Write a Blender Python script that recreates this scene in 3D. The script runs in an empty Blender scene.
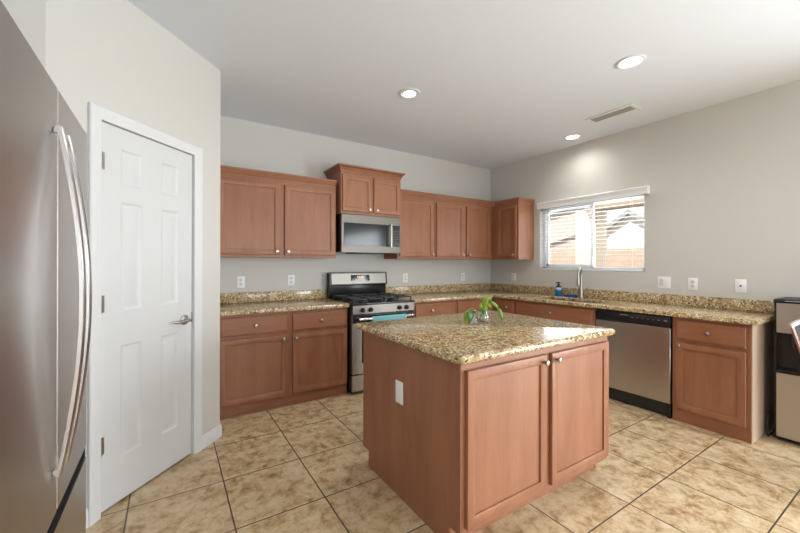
import bpy, bmesh, math, random
from mathutils import Vector, Matrix

random.seed(7)
C = bpy.context.scene.collection
PI = math.pi
WX, WY, H = 4.232, 3.913, 2.776          # right wall, back wall, ceiling height
LX, RY = -1.15, -4.2                      # left wall, rear wall

# ------------------------------------------------------------------ camera
cam_d = bpy.data.cameras.new('camera')
cam = bpy.data.objects.new('camera', cam_d)
C.objects.link(cam)
cam_d.sensor_fit = 'HORIZONTAL'
cam_d.sensor_width = 36.0
cam_d.lens = 358.5 / 800 * 36.0
cam_d.shift_x = 7.3 / 800
cam_d.shift_y = -3.3 / 800
cam_d.clip_start = 0.02
cam.matrix_world = (Matrix.Translation((0, 0, 1.3176)) @ Matrix.Rotation(math.radians(-32.0), 4, 'Z')
                    @ Matrix.Rotation(math.radians(90), 4, 'X') @ Matrix.Rotation(math.radians(0.14), 4, 'Z'))
bpy.context.scene.camera = cam

# ------------------------------------------------------------------ world, sun, daylight, exposure
w = bpy.data.worlds.new('sky')
bpy.context.scene.world = w
w.use_nodes = True
wn = w.node_tree.nodes
wn['Background'].inputs[0].default_value = (0.93, 0.96, 1.0, 1)
wn['Background'].inputs[1].default_value = 1.25

def lamp(name, kind, loc, energy, color=(1, 1, 1), rot=(0, 0, 0), **kw):
    l = bpy.data.lights.new(name, kind)
    l.energy = energy
    l.color = color
    for k, v in kw.items():
        setattr(l, k, v)
    o = bpy.data.objects.new(name, l)
    C.objects.link(o)
    o.location = loc
    o.rotation_euler = rot
    return o

lamp('sun', 'SUN', (0, 0, 10), 5.0, (1.0, 0.97, 0.92), (math.radians(8), math.radians(-48), 0), angle=0.01)
# daylight through the patio door and window of the living area behind the camera
lamp('daylight_patio_door', 'AREA', (1.9, RY - 0.12, 1.25), 112, (0.885, 0.955, 1.0), (math.radians(90), 0, 0),
     shape='RECTANGLE', size=2.5, size_y=2.1)
lamp('daylight_side_window', 'AREA', (WX + 0.16, -1.5, 1.09), 232, (0.885, 0.955, 1.0), (0, math.radians(80), 0),
     shape='RECTANGLE', size=2.0, size_y=2.2)
lamp('daylight_kitchen_window', 'AREA', (WX + 0.135, 2.41, 1.66), 10, (0.885, 0.955, 1.0), (0, math.radians(90), 0),
     shape='RECTANGLE', size=0.8, size_y=1.2)

vs = bpy.context.scene.view_settings
vs.view_transform = 'Standard'
vs.look = 'None'
vs.gamma = 1.0
vs.use_curve_mapping = False
vs.exposure = 0.14

# ------------------------------------------------------------------ materials
def new_mat(name):
    m = bpy.data.materials.new(name)
    m.use_nodes = True
    nt = m.node_tree
    return m, nt, nt.nodes['Principled BSDF']

def simple(name, col, rough=0.5, metal=0.0, **kw):
    m, nt, b = new_mat(name)
    b.inputs['Base Color'].default_value = (*col, 1)
    b.inputs['Roughness'].default_value = rough
    b.inputs['Metallic'].default_value = metal
    for k, v in kw.items():
        b.inputs[k].default_value = v
    return m

def N(nt, t, **inp):
    n = nt.nodes.new(t)
    for k, v in inp.items():
        n.inputs[k].default_value = v
    return n

def coords(nt, scale=(1, 1, 1), loc=(0, 0, 0)):
    tc = nt.nodes.new('ShaderNodeTexCoord')
    mp = nt.nodes.new('ShaderNodeMapping')
    mp.inputs['Scale'].default_value = scale
    mp.inputs['Location'].default_value = loc
    nt.links.new(tc.outputs['Object'], mp.inputs['Vector'])
    return mp.outputs['Vector']

def ramp(nt, fac, stops):
    r = nt.nodes.new('ShaderNodeValToRGB')
    while len(r.color_ramp.elements) < len(stops):
        r.color_ramp.elements.new(0.5)
    for e, (p, c) in zip(r.color_ramp.elements, stops):
        e.position = p
        e.color = (*c, 1) if len(c) == 3 else c
    nt.links.new(fac, r.inputs['Fac'])
    return r.outputs['Color']

def mix(nt, fac, a, b, mode='MIX'):
    n = nt.nodes.new('ShaderNodeMix')
    n.data_type = 'RGBA'
    n.blend_type = mode
    for s, v in ((0, fac), (6, a), (7, b)):
        if isinstance(v, (int, float)):
            n.inputs[s].default_value = v
        elif isinstance(v, tuple):
            n.inputs[s].default_value = (*v, 1)
        else:
            nt.links.new(v, n.inputs[s])
    return n.outputs[2]

def noise(nt, vec, scale, detail=4, rough=0.55, dist=0.0):
    n = N(nt, 'ShaderNodeTexNoise', Scale=scale, Detail=detail, Roughness=rough, Distortion=dist)
    nt.links.new(vec, n.inputs['Vector'])
    return n.outputs['Fac']

def bump(nt, b, height, strength=0.1, dist=0.01):
    n = N(nt, 'ShaderNodeBump', Strength=strength, Distance=dist)
    nt.links.new(height, n.inputs['Height'])
    nt.links.new(n.outputs['Normal'], b.inputs['Normal'])

def paint(name, col, rough=0.75):
    m, nt, b = new_mat(name)
    v = coords(nt)
    b.inputs['Base Color'].default_value = (*col, 1)
    b.inputs['Roughness'].default_value = rough
    bump(nt, b, noise(nt, v, 90, 3), 0.06, 0.004)
    return m

def wood(name, scale, dark, light, rough=0.38):
    m, nt, b = new_mat(name)
    v = coords(nt, scale)
    g = noise(nt, v, 3.0, 6, 0.6, 0.25)
    v2 = coords(nt, tuple(0.35 * s if s < 5 else 0.12 * s for s in scale))
    big = noise(nt, v2, 2.2, 3, 0.5, 0.4)
    c1 = ramp(nt, g, [(0.15, dark), (0.85, light)])
    c2 = mix(nt, 0.5, c1, ramp(nt, big, [(0.3, dark), (0.7, light)]))
    nt.links.new(c2, b.inputs['Base Color'])
    b.inputs['Roughness'].default_value = rough
    b.inputs['Specular IOR Level'].default_value = 0.38
    return m

def granite(name):
    m, nt, b = new_mat(name)
    v = coords(nt)
    blotch = noise(nt, v, 24, 6, 0.66, 0.5)
    base = ramp(nt, blotch, [(0.32, (0.19, 0.11, 0.05)), (0.44, (0.40, 0.28, 0.145)), (0.56, (0.58, 0.46, 0.28)), (0.74, (0.74, 0.64, 0.46))])
    vo = N(nt, 'ShaderNodeTexVoronoi', Scale=170.0, Randomness=1.0)
    nt.links.new(v, vo.inputs['Vector'])
    sep = nt.nodes.new('ShaderNodeSeparateColor')
    nt.links.new(vo.outputs['Color'], sep.inputs['Color'])
    grain = ramp(nt, sep.outputs['Red'], [(0.0, (0.30, 0.19, 0.10)), (0.22, (0.62, 0.50, 0.33)), (0.6, (0.95, 0.86, 0.66)), (1.0, (1.0, 1.0, 0.92))])
    c = mix(nt, 0.7, base, grain, 'MULTIPLY')
    vo2 = N(nt, 'ShaderNodeTexVoronoi', Scale=115.0, Randomness=1.0)
    nt.links.new(v, vo2.inputs['Vector'])
    sep2 = nt.nodes.new('ShaderNodeSeparateColor')
    nt.links.new(vo2.outputs['Color'], sep2.inputs['Color'])
    speck = ramp(nt, sep2.outputs['Green'], [(0.90, (0, 0, 0)), (0.92, (1, 1, 1))])
    c = mix(nt, speck, c, (0.075, 0.050, 0.034))
    pale = ramp(nt, sep2.outputs['Blue'], [(0.84, (0, 0, 0)), (0.88, (1, 1, 1))])
    c = mix(nt, pale, c, (0.78, 0.70, 0.52))
    nt.links.new(c, b.inputs['Base Color'])
    b.inputs['Roughness'].default_value = 0.14
    b.inputs['Specular IOR Level'].default_value = 0.45
    return m

def tile_floor(name):
    m, nt, b = new_mat(name)
    s = 0.46607
    v = coords(nt, (1, 1, 1), (-0.7493 + 10 * s, -2.8437 + 20 * s, 0))
    br = nt.nodes.new('ShaderNodeTexBrick')
    br.offset = 0.0
    br.squash = 1.0
    for k, val in (('Scale', 1.0), ('Mortar Size', 0.0038), ('Mortar Smooth', 0.1), ('Bias', 0.0), ('Brick Width', s), ('Row Height', s)):
        br.inputs[k].default_value = val
    br.inputs['Color1'].default_value = (0.0, 0.0, 0.0, 1)
    br.inputs['Color2'].default_value = (1, 1, 1, 1)
    nt.links.new(v, br.inputs['Vector'])
    # shift the marbling tile by tile
    add = nt.nodes.new('ShaderNodeVectorMath')
    add.operation = 'MULTIPLY_ADD'
    nt.links.new(br.outputs['Color'], add.inputs[0])
    add.inputs[1].default_value = (3.1, 5.7, 4.3)
    nt.links.new(v, add.inputs[2])
    vv = add.outputs[0]
    n1 = noise(nt, vv, 11.0, 10, 0.74, 0.25)
    n2 = noise(nt, vv, 3.5, 4, 0.6, 0.3)
    c = ramp(nt, n1, [(0.35, (0.31, 0.185, 0.085)), (0.46, (0.52, 0.37, 0.205)), (0.53, (0.63, 0.48, 0.295)), (0.67, (0.72, 0.60, 0.42))])
    c = mix(nt, 0.35, c, ramp(nt, n2, [(0.3, (0.72, 0.66, 0.60)), (0.62, (1, 1, 1))]), 'MULTIPLY')
    c = mix(nt, br.outputs['Fac'], c, (0.085, 0.06, 0.042))
    nt.links.new(c, b.inputs['Base Color'])
    b.inputs['Roughness'].default_value = 0.36
    inv = N(nt, 'ShaderNodeMath')
    inv.operation = 'SUBTRACT'
    inv.inputs[0].default_value = 1.0
    nt.links.new(br.outputs['Fac'], inv.inputs[1])
    bump(nt, b, inv.outputs[0], 0.35, 0.003)
    return m

def steel(name, col, rough, vertical=True):
    m, nt, b = new_mat(name)
    v = coords(nt, (400, 400, 2) if vertical else (2, 400, 400))
    n = noise(nt, v, 1.0, 3)
    b.inputs['Base Color'].default_value = (*col, 1)
    b.inputs['Metallic'].default_value = 1.0
    rr = nt.nodes.new('ShaderNodeMapRange')
    rr.inputs['To Min'].default_value = rough - 0.05
    rr.inputs['To Max'].default_value = rough + 0.07
    nt.links.new(n, rr.inputs['Value'])
    nt.links.new(rr.outputs['Result'], b.inputs['Roughness'])
    return m

def clear_glass(name, tint=(1, 1, 1), gloss=0.05):
    m, nt, b = new_mat(name)
    nt.nodes.remove(b)
    out = nt.nodes['Material Output']
    tr = N(nt, 'ShaderNodeBsdfTransparent')
    tr.inputs['Color'].default_value = (*tint, 1)
    gl = N(nt, 'ShaderNodeBsdfGlossy', Roughness=0.02)
    lw = N(nt, 'ShaderNodeLayerWeight', Blend=0.5)
    pw = N(nt, 'ShaderNodeMath')
    pw.operation = 'POWER'
    pw.inputs[1].default_value = 4.0
    nt.links.new(lw.outputs['Facing'], pw.inputs[0])
    fr = N(nt, 'ShaderNodeMath')
    fr.operation = 'MULTIPLY_ADD'
    fr.inputs[1].default_value = 0.6
    fr.inputs[2].default_value = gloss
    nt.links.new(pw.outputs[0], fr.inputs[0])
    ms = nt.nodes.new('ShaderNodeMixShader')
    nt.links.new(fr.outputs[0], ms.inputs[0])
    nt.links.new(tr.outputs[0], ms.inputs[1])
    nt.links.new(gl.outputs[0], ms.inputs[2])
    nt.links.new(ms.outputs[0], out.inputs['Surface'])
    return m

def emit(name, col, strength):
    m, nt, b = new_mat(name)
    b.inputs['Base Color'].default_value = (*col, 1)
    b.inputs['Emission Color'].default_value = (*col, 1)
    b.inputs['Emission Strength'].default_value = strength
    return m

M = {}
M['wall'] = paint('wall_paint', (0.625, 0.608, 0.572))
M['ceiling'] = paint('ceiling_paint', (0.77, 0.815, 0.875), 0.85)
M['trim'] = simple('white_trim', (0.72, 0.725, 0.73), 0.4)
M['door_white'] = simple('white_door_paint', (0.66, 0.665, 0.67), 0.42)
M['floor'] = tile_floor('ceramic_tile')
M['wood'] = wood('maple_vertical', (34, 34, 2.2), (0.235, 0.091, 0.044), (0.375, 0.168, 0.092))
M['wood_h'] = wood('maple_horizontal', (2.2, 34, 34), (0.235, 0.091, 0.044), (0.375, 0.168, 0.092))
M['wood_pale'] = wood('pale_end_wood', (34, 34, 2.2), (0.50, 0.36, 0.27), (0.60, 0.45, 0.35))  # end panel only, paler than the cabinet maple
M['granite'] = granite('speckled_granite')
M['steel'] = steel('brushed_steel', (0.50, 0.485, 0.465), 0.30)
M['steel_h'] = steel('brushed_steel_across', (0.25, 0.233, 0.208), 0.38, False)
M['fridge'] = simple('fridge_steel', (0.46, 0.42, 0.39), 0.30, 1.0)
M['steel_dark'] = simple('microwave_steel', (0.155, 0.143, 0.127), 0.42, 1.0)
M['nickel'] = simple('satin_nickel', (0.46, 0.43, 0.39), 0.28, 1.0)
M['bright_steel'] = simple('handle_steel', (0.66, 0.66, 0.67), 0.25, 1.0)
M['pewter'] = simple('dark_pewter', (0.30, 0.28, 0.25), 0.3, 1.0)
M['black'] = simple('black_enamel', (0.012, 0.012, 0.013), 0.22)
M['black_matte'] = simple('black_plastic', (0.018, 0.018, 0.019), 0.5)
M['iron'] = simple('cast_iron', (0.016, 0.016, 0.017), 0.45)
M['dark_glass'] = simple('dark_oven_glass', (0.008, 0.009, 0.010), 0.06)
M['microwave_glass'] = simple('microwave_glass', (0.012, 0.013, 0.014), 0.12, 0.0, **{'Specular IOR Level': 0.3})
M['grip_black'] = simple('grip_black', (0.012, 0.012, 0.012), 0.9, 0.0, **{'Specular IOR Level': 0.05})
M['grey_mark'] = simple('grey_marking', (0.30, 0.30, 0.30), 0.5)
M['button_grey'] = simple('dark_button', (0.07, 0.07, 0.07), 0.5)
M['amber'] = emit('amber_display', (1.0, 0.45, 0.06), 0.6)
M['white_plastic'] = simple('white_plastic', (0.88, 0.89, 0.90), 0.35)
M['slot'] = simple('socket_slot', (0.05, 0.05, 0.05), 0.6)
M['plate_grey'] = simple('socket_face', (0.66, 0.66, 0.65), 0.35)  # even pale grey of sockets, one rocker and a can baffle
M['blind'] = simple('white_blind', (0.88, 0.89, 0.90), 0.45)
M['vinyl'] = simple('white_vinyl', (0.78, 0.79, 0.80), 0.4)
M['pane'] = clear_glass('window_pane')
M['jar'] = clear_glass('jar_glass', (0.97, 0.985, 0.98), 0.10)
M['water'] = clear_glass('water', (0.96, 0.98, 0.97), 0.03)
M['leaf'] = simple('pothos_leaf', (0.11, 0.26, 0.02), 0.4)
M['leaf_light'] = simple('young_leaf', (0.24, 0.36, 0.03), 0.4)
M['leaf_dark'] = simple('dark_leaf', (0.03, 0.12, 0.012), 0.4)
M['stem'] = simple('green_stem', (0.24, 0.36, 0.08), 0.5)
M['twine'] = simple('brown_twine', (0.20, 0.115, 0.06), 0.8)
M['soap_blue'] = simple('blue_soap', (0.01, 0.14, 0.42), 0.2)
M['label_pale'] = simple('pale_collar', (0.55, 0.62, 0.66), 0.4)
M['tray_blue'] = simple('blue_plastic', (0.015, 0.10, 0.40), 0.4)
M['teal'] = simple('teal_cloth', (0.18, 0.46, 0.50), 0.85)
M['lamp_on'] = emit('lit_lamp', (1.0, 0.96, 0.90), 7.0)
M['duct'] = simple('dark_duct', (0.05, 0.05, 0.05), 0.7)
M['vent'] = simple('vent_metal', (0.80, 0.80, 0.80), 0.4)
M['louver'] = simple('louver_metal', (0.42, 0.42, 0.42), 0.45)
M['chair_wood'] = wood('chair_wood', (30, 30, 2.0), (0.19, 0.065, 0.03), (0.30, 0.11, 0.055), 0.3)
M['chair_seat'] = simple('dark_upholstery', (0.035, 0.024, 0.020), 0.6)
M['chair_edge'] = simple('pale_top_rail', (0.66, 0.62, 0.56), 0.45)
M['stucco_tan'] = paint('tan_stucco', (0.50, 0.43, 0.36), 0.9)
M['stucco_white'] = paint('white_stucco', (0.80, 0.78, 0.73), 0.9)
M['stucco_post'] = paint('post_stucco', (0.70, 0.62, 0.47), 0.9)
M['beam'] = simple('beam_paint', (0.36, 0.27, 0.17), 0.8)
M['roof'] = simple('roof_tile', (0.46, 0.44, 0.40), 0.8)
M['fascia'] = simple('fascia_board', (0.30, 0.31, 0.27), 0.7)
M['earth'] = simple('gravel_yard', (0.42, 0.34, 0.26), 0.9)
M['shrub'] = simple('shrub_leaves', (0.12, 0.16, 0.06), 0.8)

def block_wall(name):
    m, nt, b = new_mat(name)
    tc = nt.nodes.new('ShaderNodeTexCoord')
    sx = nt.nodes.new('ShaderNodeSeparateXYZ')
    cx = nt.nodes.new('ShaderNodeCombineXYZ')
    nt.links.new(tc.outputs['Object'], sx.inputs[0])
    nt.links.new(sx.outputs['Y'], cx.inputs['X'])
    nt.links.new(sx.outputs['Z'], cx.inputs['Y'])
    br = nt.nodes.new('ShaderNodeTexBrick')
    for k, val in (('Scale', 1.0), ('Mortar Size', 0.01), ('Brick Width', 0.4), ('Row Height', 0.2)):
        br.inputs[k].default_value = val
    br.inputs['Color1'].default_value = (0.42, 0.31, 0.24, 1)
    br.inputs['Color2'].default_value = (0.48, 0.36, 0.28, 1)
    br.inputs['Mortar'].default_value = (0.36, 0.28, 0.22, 1)
    nt.links.new(cx.outputs[0], br.inputs['Vector'])
    nt.links.new(br.outputs['Color'], b.inputs['Base Color'])
    b.inputs['Roughness'].default_value = 0.9
    return m
M['block'] = block_wall('concrete_block')

# ------------------------------------------------------------------ mesh helpers
class MB:
    """collects shapes and links them as ONE mesh object"""
    def __init__(self):
        self.v, self.f, self.s = [], [], []

    def add(self, verts, faces, smooth=False, mtx=None):
        n = len(self.v)
        for p in verts:
            p = Vector(p)
            self.v.append(mtx @ p if mtx else p)
        for f in faces:
            self.f.append([i + n for i in f])
            self.s.append(smooth)
        return self

    def bm(self, b, smooth=False, mtx=None):
        b.verts.index_update()
        b.normal_update()
        n = len(self.s)
        self.add([v.co.copy() for v in b.verts], [[v.index for v in f.verts] for f in b.faces], smooth, mtx)
        if smooth:                                   # flat faces keep their own normal
            for k, f in enumerate(b.faces):
                self.s[n + k] = max(abs(c) for c in f.normal) < 0.9995
        b.free()
        return self

    def box(self, x0, x1, y0, y1, z0, z1, bev=0.0, seg=1, mtx=None):
        b = bmesh.new()
        bmesh.ops.create_cube(b, size=1)
        for v in b.verts:
            v.co = Vector(((x0 + x1) / 2 + v.co.x * (x1 - x0), (y0 + y1) / 2 + v.co.y * (y1 - y0), (z0 + z1) / 2 + v.co.z * (z1 - z0)))
        if bev:
            bmesh.ops.bevel(b, geom=b.edges[:], offset=bev, segments=seg, profile=0.5, affect='EDGES')
        return self.bm(b, seg > 1, mtx)

    def tube(self, pts, r, seg=10, cap=True):
        pts = [Vector(p) for p in pts]
        rs = r if isinstance(r, (list, tuple)) else [r] * len(pts)
        verts, faces = [], []
        up = None
        for i, p in enumerate(pts):
            t = (pts[min(i + 1, len(pts) - 1)] - pts[max(i - 1, 0)]).normalized()
            if up is None:
                up = Vector((0, 0, 1)) if abs(t.z) < 0.9 else Vector((1, 0, 0))
            a = t.cross(up).normalized()
            bb = a.cross(t).normalized()
            up = bb
            for k in range(seg):
                th = 2 * PI * k / seg
                verts.append(p + (a * math.cos(th) + bb * math.sin(th)) * rs[i])
        for i in range(len(pts) - 1):
            for k in range(seg):
                k2 = (k + 1) % seg
                faces.append([i * seg + k, i * seg + k2, (i + 1) * seg + k2, (i + 1) * seg + k])
        if cap:
            faces.append([k for k in range(seg)][::-1])
            faces.append([(len(pts) - 1) * seg + k for k in range(seg)])
        return self.add(verts, faces, True)

    def lathe(self, prof, center=(0, 0, 0), axis='z', seg=24):
        """prof: (radius, height) pairs; axis 'z' up, '-y' towards the viewer of a cabinet face"""
        verts, faces = [], []
        c = Vector(center)
        for r, h in prof:
            for k in range(seg):
                th = 2 * PI * k / seg
                x, y = r * math.cos(th), r * math.sin(th)
                if axis == 'z':
                    verts.append(c + Vector((x, y, h)))
                elif axis == '-y':
                    verts.append(c + Vector((x, -h, y)))
                else:
                    verts.append(c + Vector((h, x, y)))
        n = len(prof)
        for i in range(n - 1):
            for k in range(seg):
                k2 = (k + 1) % seg
                faces.append([i * seg + k, i * seg + k2, (i + 1) * seg + k2, (i + 1) * seg + k])
        if prof[0][0] > 1e-5:
            faces.append([k for k in range(seg)][::-1])
        if prof[-1][0] > 1e-5:
            faces.append([(n - 1) * seg + k for k in range(seg)])
        return self.add(verts, faces, True)

    def prism(self, poly, z0, z1, mtx=None):
        n = len(poly)
        verts = [(x, y, z0) for x, y in poly] + [(x, y, z1) for x, y in poly]
        faces = [list(range(n))[::-1], list(range(n, 2 * n))] + [[i, (i + 1) % n, n + (i + 1) % n, n + i] for i in range(n)]
        return self.add(verts, faces, False, mtx)

    def rings(self, loops, close_first=True, close_last=True):
        """quad strips between equally long vertex loops"""
        verts = [p for l in loops for p in l]
        n = len(loops[0])
        faces = []
        for i in range(len(loops) - 1):
            for k in range(n):
                k2 = (k + 1) % n
                faces.append([i * n + k, i * n + k2, (i + 1) * n + k2, (i + 1) * n + k])
        if close_first:
            faces.append(list(range(n))[::-1])
        if close_last:
            faces.append([(len(loops) - 1) * n + k for k in range(n)])
        return self.add(verts, faces)

    def build(self, name, m, parent=None, loc=(0, 0, 0), rotz=0.0):
        me = bpy.data.meshes.new(name)
        me.from_pydata([tuple(v) for v in self.v], [], self.f)
        me.polygons.foreach_set('use_smooth', self.s)
        b = bmesh.new()
        b.from_mesh(me)
        bmesh.ops.recalc_face_normals(b, faces=b.faces[:])
        b.to_mesh(me)
        b.free()
        me.set_sharp_from_angle(angle=math.radians(38))
        me.materials.append(m if not isinstance(m, str) else M[m])
        o = bpy.data.objects.new(name, me)
        C.objects.link(o)
        o.location = loc
        o.rotation_euler = (0, 0, rotz)
        if parent:
            o.parent = parent
        return o

def rect(x0, x1, z0, z1, y, d=0.0):
    return [(x0 + d, y, z0 + d), (x1 - d, y, z0 + d), (x1 - d, y, z1 - d), (x0 + d, y, z1 - d)]

def tag(o, label=None, cat=None, group=None, kind=None):
    if label: o['label'] = label
    if cat: o['category'] = cat
    if group: o['group'] = group
    if kind: o['kind'] = kind
    return o

def thing(name, label, cat, loc=(0, 0, 0), rotz=0.0, group=None):
    o = bpy.data.objects.new(name, None)
    o.empty_display_size = 0.05
    C.objects.link(o)
    o.location = loc
    o.rotation_euler = (0, 0, rotz)
    return tag(o, label, cat, group)

def struct(o):
    o['kind'] = 'structure'
    return o

def box_struct(name, x0, x1, y0, y1, z0, z1, m):
    return struct(MB().box(x0, x1, y0, y1, z0, z1).build(name, m))

def kids(root):
    return [o for o in bpy.data.objects if o.parent == root]

def copy_tree(root, loc, rotz, label, group=None):
    def rec(o, parent):
        c = o.copy()
        C.objects.link(c)
        if parent:
            c.parent = parent
        for ch in kids(o):
            rec(ch, c)
        return c
    r = rec(root, None)
    r.location = loc
    r.rotation_euler = (0, 0, rotz)
    r['label'] = label
    if group: r['group'] = group
    return r

# ------------------------------------------------------------------ the room
box_struct('floor', LX - 0.14, WX + 0.14, RY - 0.14, WY + 0.14, -0.12, 0.0, 'floor')
box_struct('ceiling', LX - 0.14, WX + 0.14, RY - 0.14, WY + 0.14, H, H + 0.12, 'ceiling')
box_struct('wall_back', LX - 0.14, WX + 0.14, WY, WY + 0.14, 0, H, 'wall')
box_struct('wall_left', LX - 0.14, LX, RY, WY, 0, H, 'wall')

def wall_with_hole(name, along, a0, a1, t0, t1, holes):
    """wall along an axis with rectangular openings (a0,a1,z0,z1)"""
    mb = MB()
    def bx(p0, p1, z0, z1):
        if p1 - p0 < 1e-4 or z1 - z0 < 1e-4:
            return
        if along == 'y': mb.box(t0, t1, p0, p1, z0, z1)
        else: mb.box(p0, p1, t0, t1, z0, z1)
    cur = a0
    for h0, h1, z0, z1 in sorted(holes):
        bx(cur, h0, 0, H)
        bx(h0, h1, 0, z0)
        bx(h0, h1, z1, H)
        cur = h1
    bx(cur, a1, 0, H)
    return struct(mb.build(name, 'wall'))

W1 = (1.787, 3.040, 1.232, 2.085)
wall_with_hole('wall_right', 'y', RY - 0.14, WY, WX, WX + 0.14, [W1, (-2.60, -0.30, 0.02, 2.15)])
wall_with_hole('wall_rear', 'x', LX, WX, RY - 0.14, RY, [(0.65, 3.15, 0.02, 2.2)])

# pantry: return wall, diagonal wall with the door, wall beside the fridge
C0 = Vector((-0.472, 2.198, 0))
DL = 1.136
box_struct('wall_return', 0.21, 0.331, 3.001 + 0.004, WY, 0, H, 'wall')
box_struct('wall_alcove', LX, -0.472, 2.198, 2.32, 0, H, 'wall')
DX0, DX1, DH = 0.243, 0.873, 2.056        # door opening along the diagonal
mb = MB()
mb.box(0, DX0 - 0.012, 0, 0.12, 0, H).box(DX1 + 0.012, DL, 0, 0.12, 0, H).box(DX0 - 0.012, DX1 + 0.012, 0, 0.12, DH + 0.012, H)
struct(mb.build('wall_diagonal', 'wall', None, C0, PI / 4))

# casing round the pantry door
def casing_ring(x0, x1, z1, prof):
    loops = []
    for off, y in prof:
        loops.append([(x0 - off, y, 0.0), (x0 - off, y, z1 + off), (x1 + off, y, z1 + off), (x1 + off, y, 0.0)])
    mbb = MB()
    verts = [p for l in loops for p in l]
    faces = []
    for i in range(len(loops) - 1):
        for k in range(3):
            faces.append([i * 4 + k, i * 4 + k + 1, (i + 1) * 4 + k + 1, (i + 1) * 4 + k])
    n = len(loops)
    faces.append([i * 4 for i in range(n)])
    faces.append([i * 4 + 3 for i in range(n)][::-1])
    for k in range(3):
        faces.append([k, k + 1, (n - 1) * 4 + k + 1, (n - 1) * 4 + k])
    return mbb.add(verts, faces)
trim = casing_ring(DX0, DX1, DH, [(0.0, -0.0005), (0.0, -0.009), (0.010, -0.013), (0.022, -0.0135), (0.030, -0.018), (0.058, -0.020), (0.063, -0.016), (0.063, -0.0005)])
struct(trim.build('trim_1', 'trim', None, C0, PI / 4))
jamb = MB().box(DX0 - 0.012, DX0 - 0.001, 0.0, 0.118, 0, DH).box(DX1 + 0.001, DX1 + 0.012, 0.0, 0.118, 0, DH).box(DX0 - 0.012, DX1 + 0.012, 0.0, 0.118, DH + 0.001, DH + 0.012)
struct(jamb.build('trim_2', 'trim', None, C0, PI / 4))

# pantry door, six raised panels
door = thing('door_1', 'white six-panel pantry door in the diagonal wall', 'door', C0, PI / 4)
door['kind'] = 'structure'
mb = MB()
d0, d1, dz0, dz1 = DX0 + 0.003, DX1 - 0.003, 0.012, DH - 0.003
yf, yb = 0.012, 0.047
cols = [(DX0 + 0.120, DX0 + 0.248), (DX0 + 0.382, DX0 + 0.510)]
rows = [(0.247, 0.861), (1.053, 1.648), (1.746, 1.940)]
xs = [d0, cols[0][0], cols[0][1], cols[1][0], cols[1][1], d1]
zs = [dz0, rows[0][0], rows[0][1], rows[1][0], rows[1][1], rows[2][0], rows[2][1], dz1]
for i in range(5):
    for j in range(7):
        x0, x1, z0, z1 = xs[i], xs[i + 1], zs[j], zs[j + 1]
        if i in (1, 3) and j in (1, 3, 5):
            mb.rings([rect(x0, x1, z0, z1, yf), rect(x0, x1, z0, z1, yf + 0.008, 0.010), rect(x0, x1, z0, z1, yf + 0.009, 0.020),
                      rect(x0, x1, z0, z1, yf + 0.002, 0.040)], False, True)
        else:
            mb.add(rect(x0, x1, z0, z1, yf), [[0, 1, 2, 3]])
mb.add([(d0, yf, dz0), (d1, yf, dz0), (d1, yf, dz1), (d0, yf, dz1), (d0, yb, dz0), (d1, yb, dz0), (d1, yb, dz1), (d0, yb, dz1)],
       [[0, 1, 5, 4], [1, 2, 6, 5], [2, 3, 7, 6], [3, 0, 4, 7], [4, 5, 6, 7]])
mb.build('door_panel', 'door_white', door)
for z in (0.357, 1.10, 1.85):
    h = MB().tube([(DX0 + 0.001, 0.001, z - 0.045), (DX0 + 0.001, 0.001, z + 0.045)], 0.0085, 10)
    h.box(DX0 + 0.002, DX0 + 0.030, 0.0085, 0.0118, z - 0.045, z + 0.045)
    for k in (-0.047, 0.047):
        h.lathe([(0.0, -0.004), (0.006, -0.002), (0.006, 0.002), (0.0, 0.004)], (DX0 + 0.001, 0.001, z + k), 'z', 10)
    h.build('hinge', 'nickel', door)
hx, hz = DX0 + 0.560, 0.935
hd = MB().lathe([(0.033, -0.001), (0.033, 0.006), (0.027, 0.011), (0.014, 0.013), (0.012, 0.042), (0.0, 0.043)], (hx, yf - 0.001, hz), '-y', 24)
hd.tube([(hx + 0.006, yf - 0.046, hz), (hx - 0.02, yf - 0.047, hz + 0.001), (hx - 0.06, yf - 0.046, hz - 0.004), (hx - 0.10, yf - 0.041, hz - 0.003), (hx - 0.118, yf - 0.038, hz - 0.001)],
        [0.011, 0.011, 0.009, 0.008, 0.006], 12)
hd.build('lever_handle', 'nickel', door)
MB().box(DX1 - 0.007, DX1 - 0.0035, yf - 0.003, yf + 0.020, hz - 0.028, hz + 0.045, 0.001).build('latch', 'pewter', door)

# baseboards
def baseboard(name, x0, x1, loc, rot):
    prof = [(0, -0.0005), (0, -0.014), (0.070, -0.014), (0.080, -0.009), (0.092, -0.007), (0.092, -0.0005)]
    mbb = MB()
    n = len(prof)
    verts = [(x0, y, z) for z, y in prof] + [(x1, y, z) for z, y in prof]
    faces = [[i, (i + 1) % n, n + (i + 1) % n, n + i] for i in range(n)] + [list(range(n))[::-1], list(range(n, 2 * n))]
    return struct(mbb.add(verts, faces).build(name, 'trim', None, loc, rot))
baseboard('baseboard_diagonal', DX1 + 0.064, DL + 0.006, C0, PI / 4)
baseboard('baseboard_diagonal.001', 0.0, DX0 - 0.064, C0, PI / 4)
baseboard('baseboard_return', 0.0, 0.24, (0.331, 3.012, 0), PI / 2)
baseboard('baseboard_right', 0.0, 4.8, (WX, 0.62, 0), -PI / 2)

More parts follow.
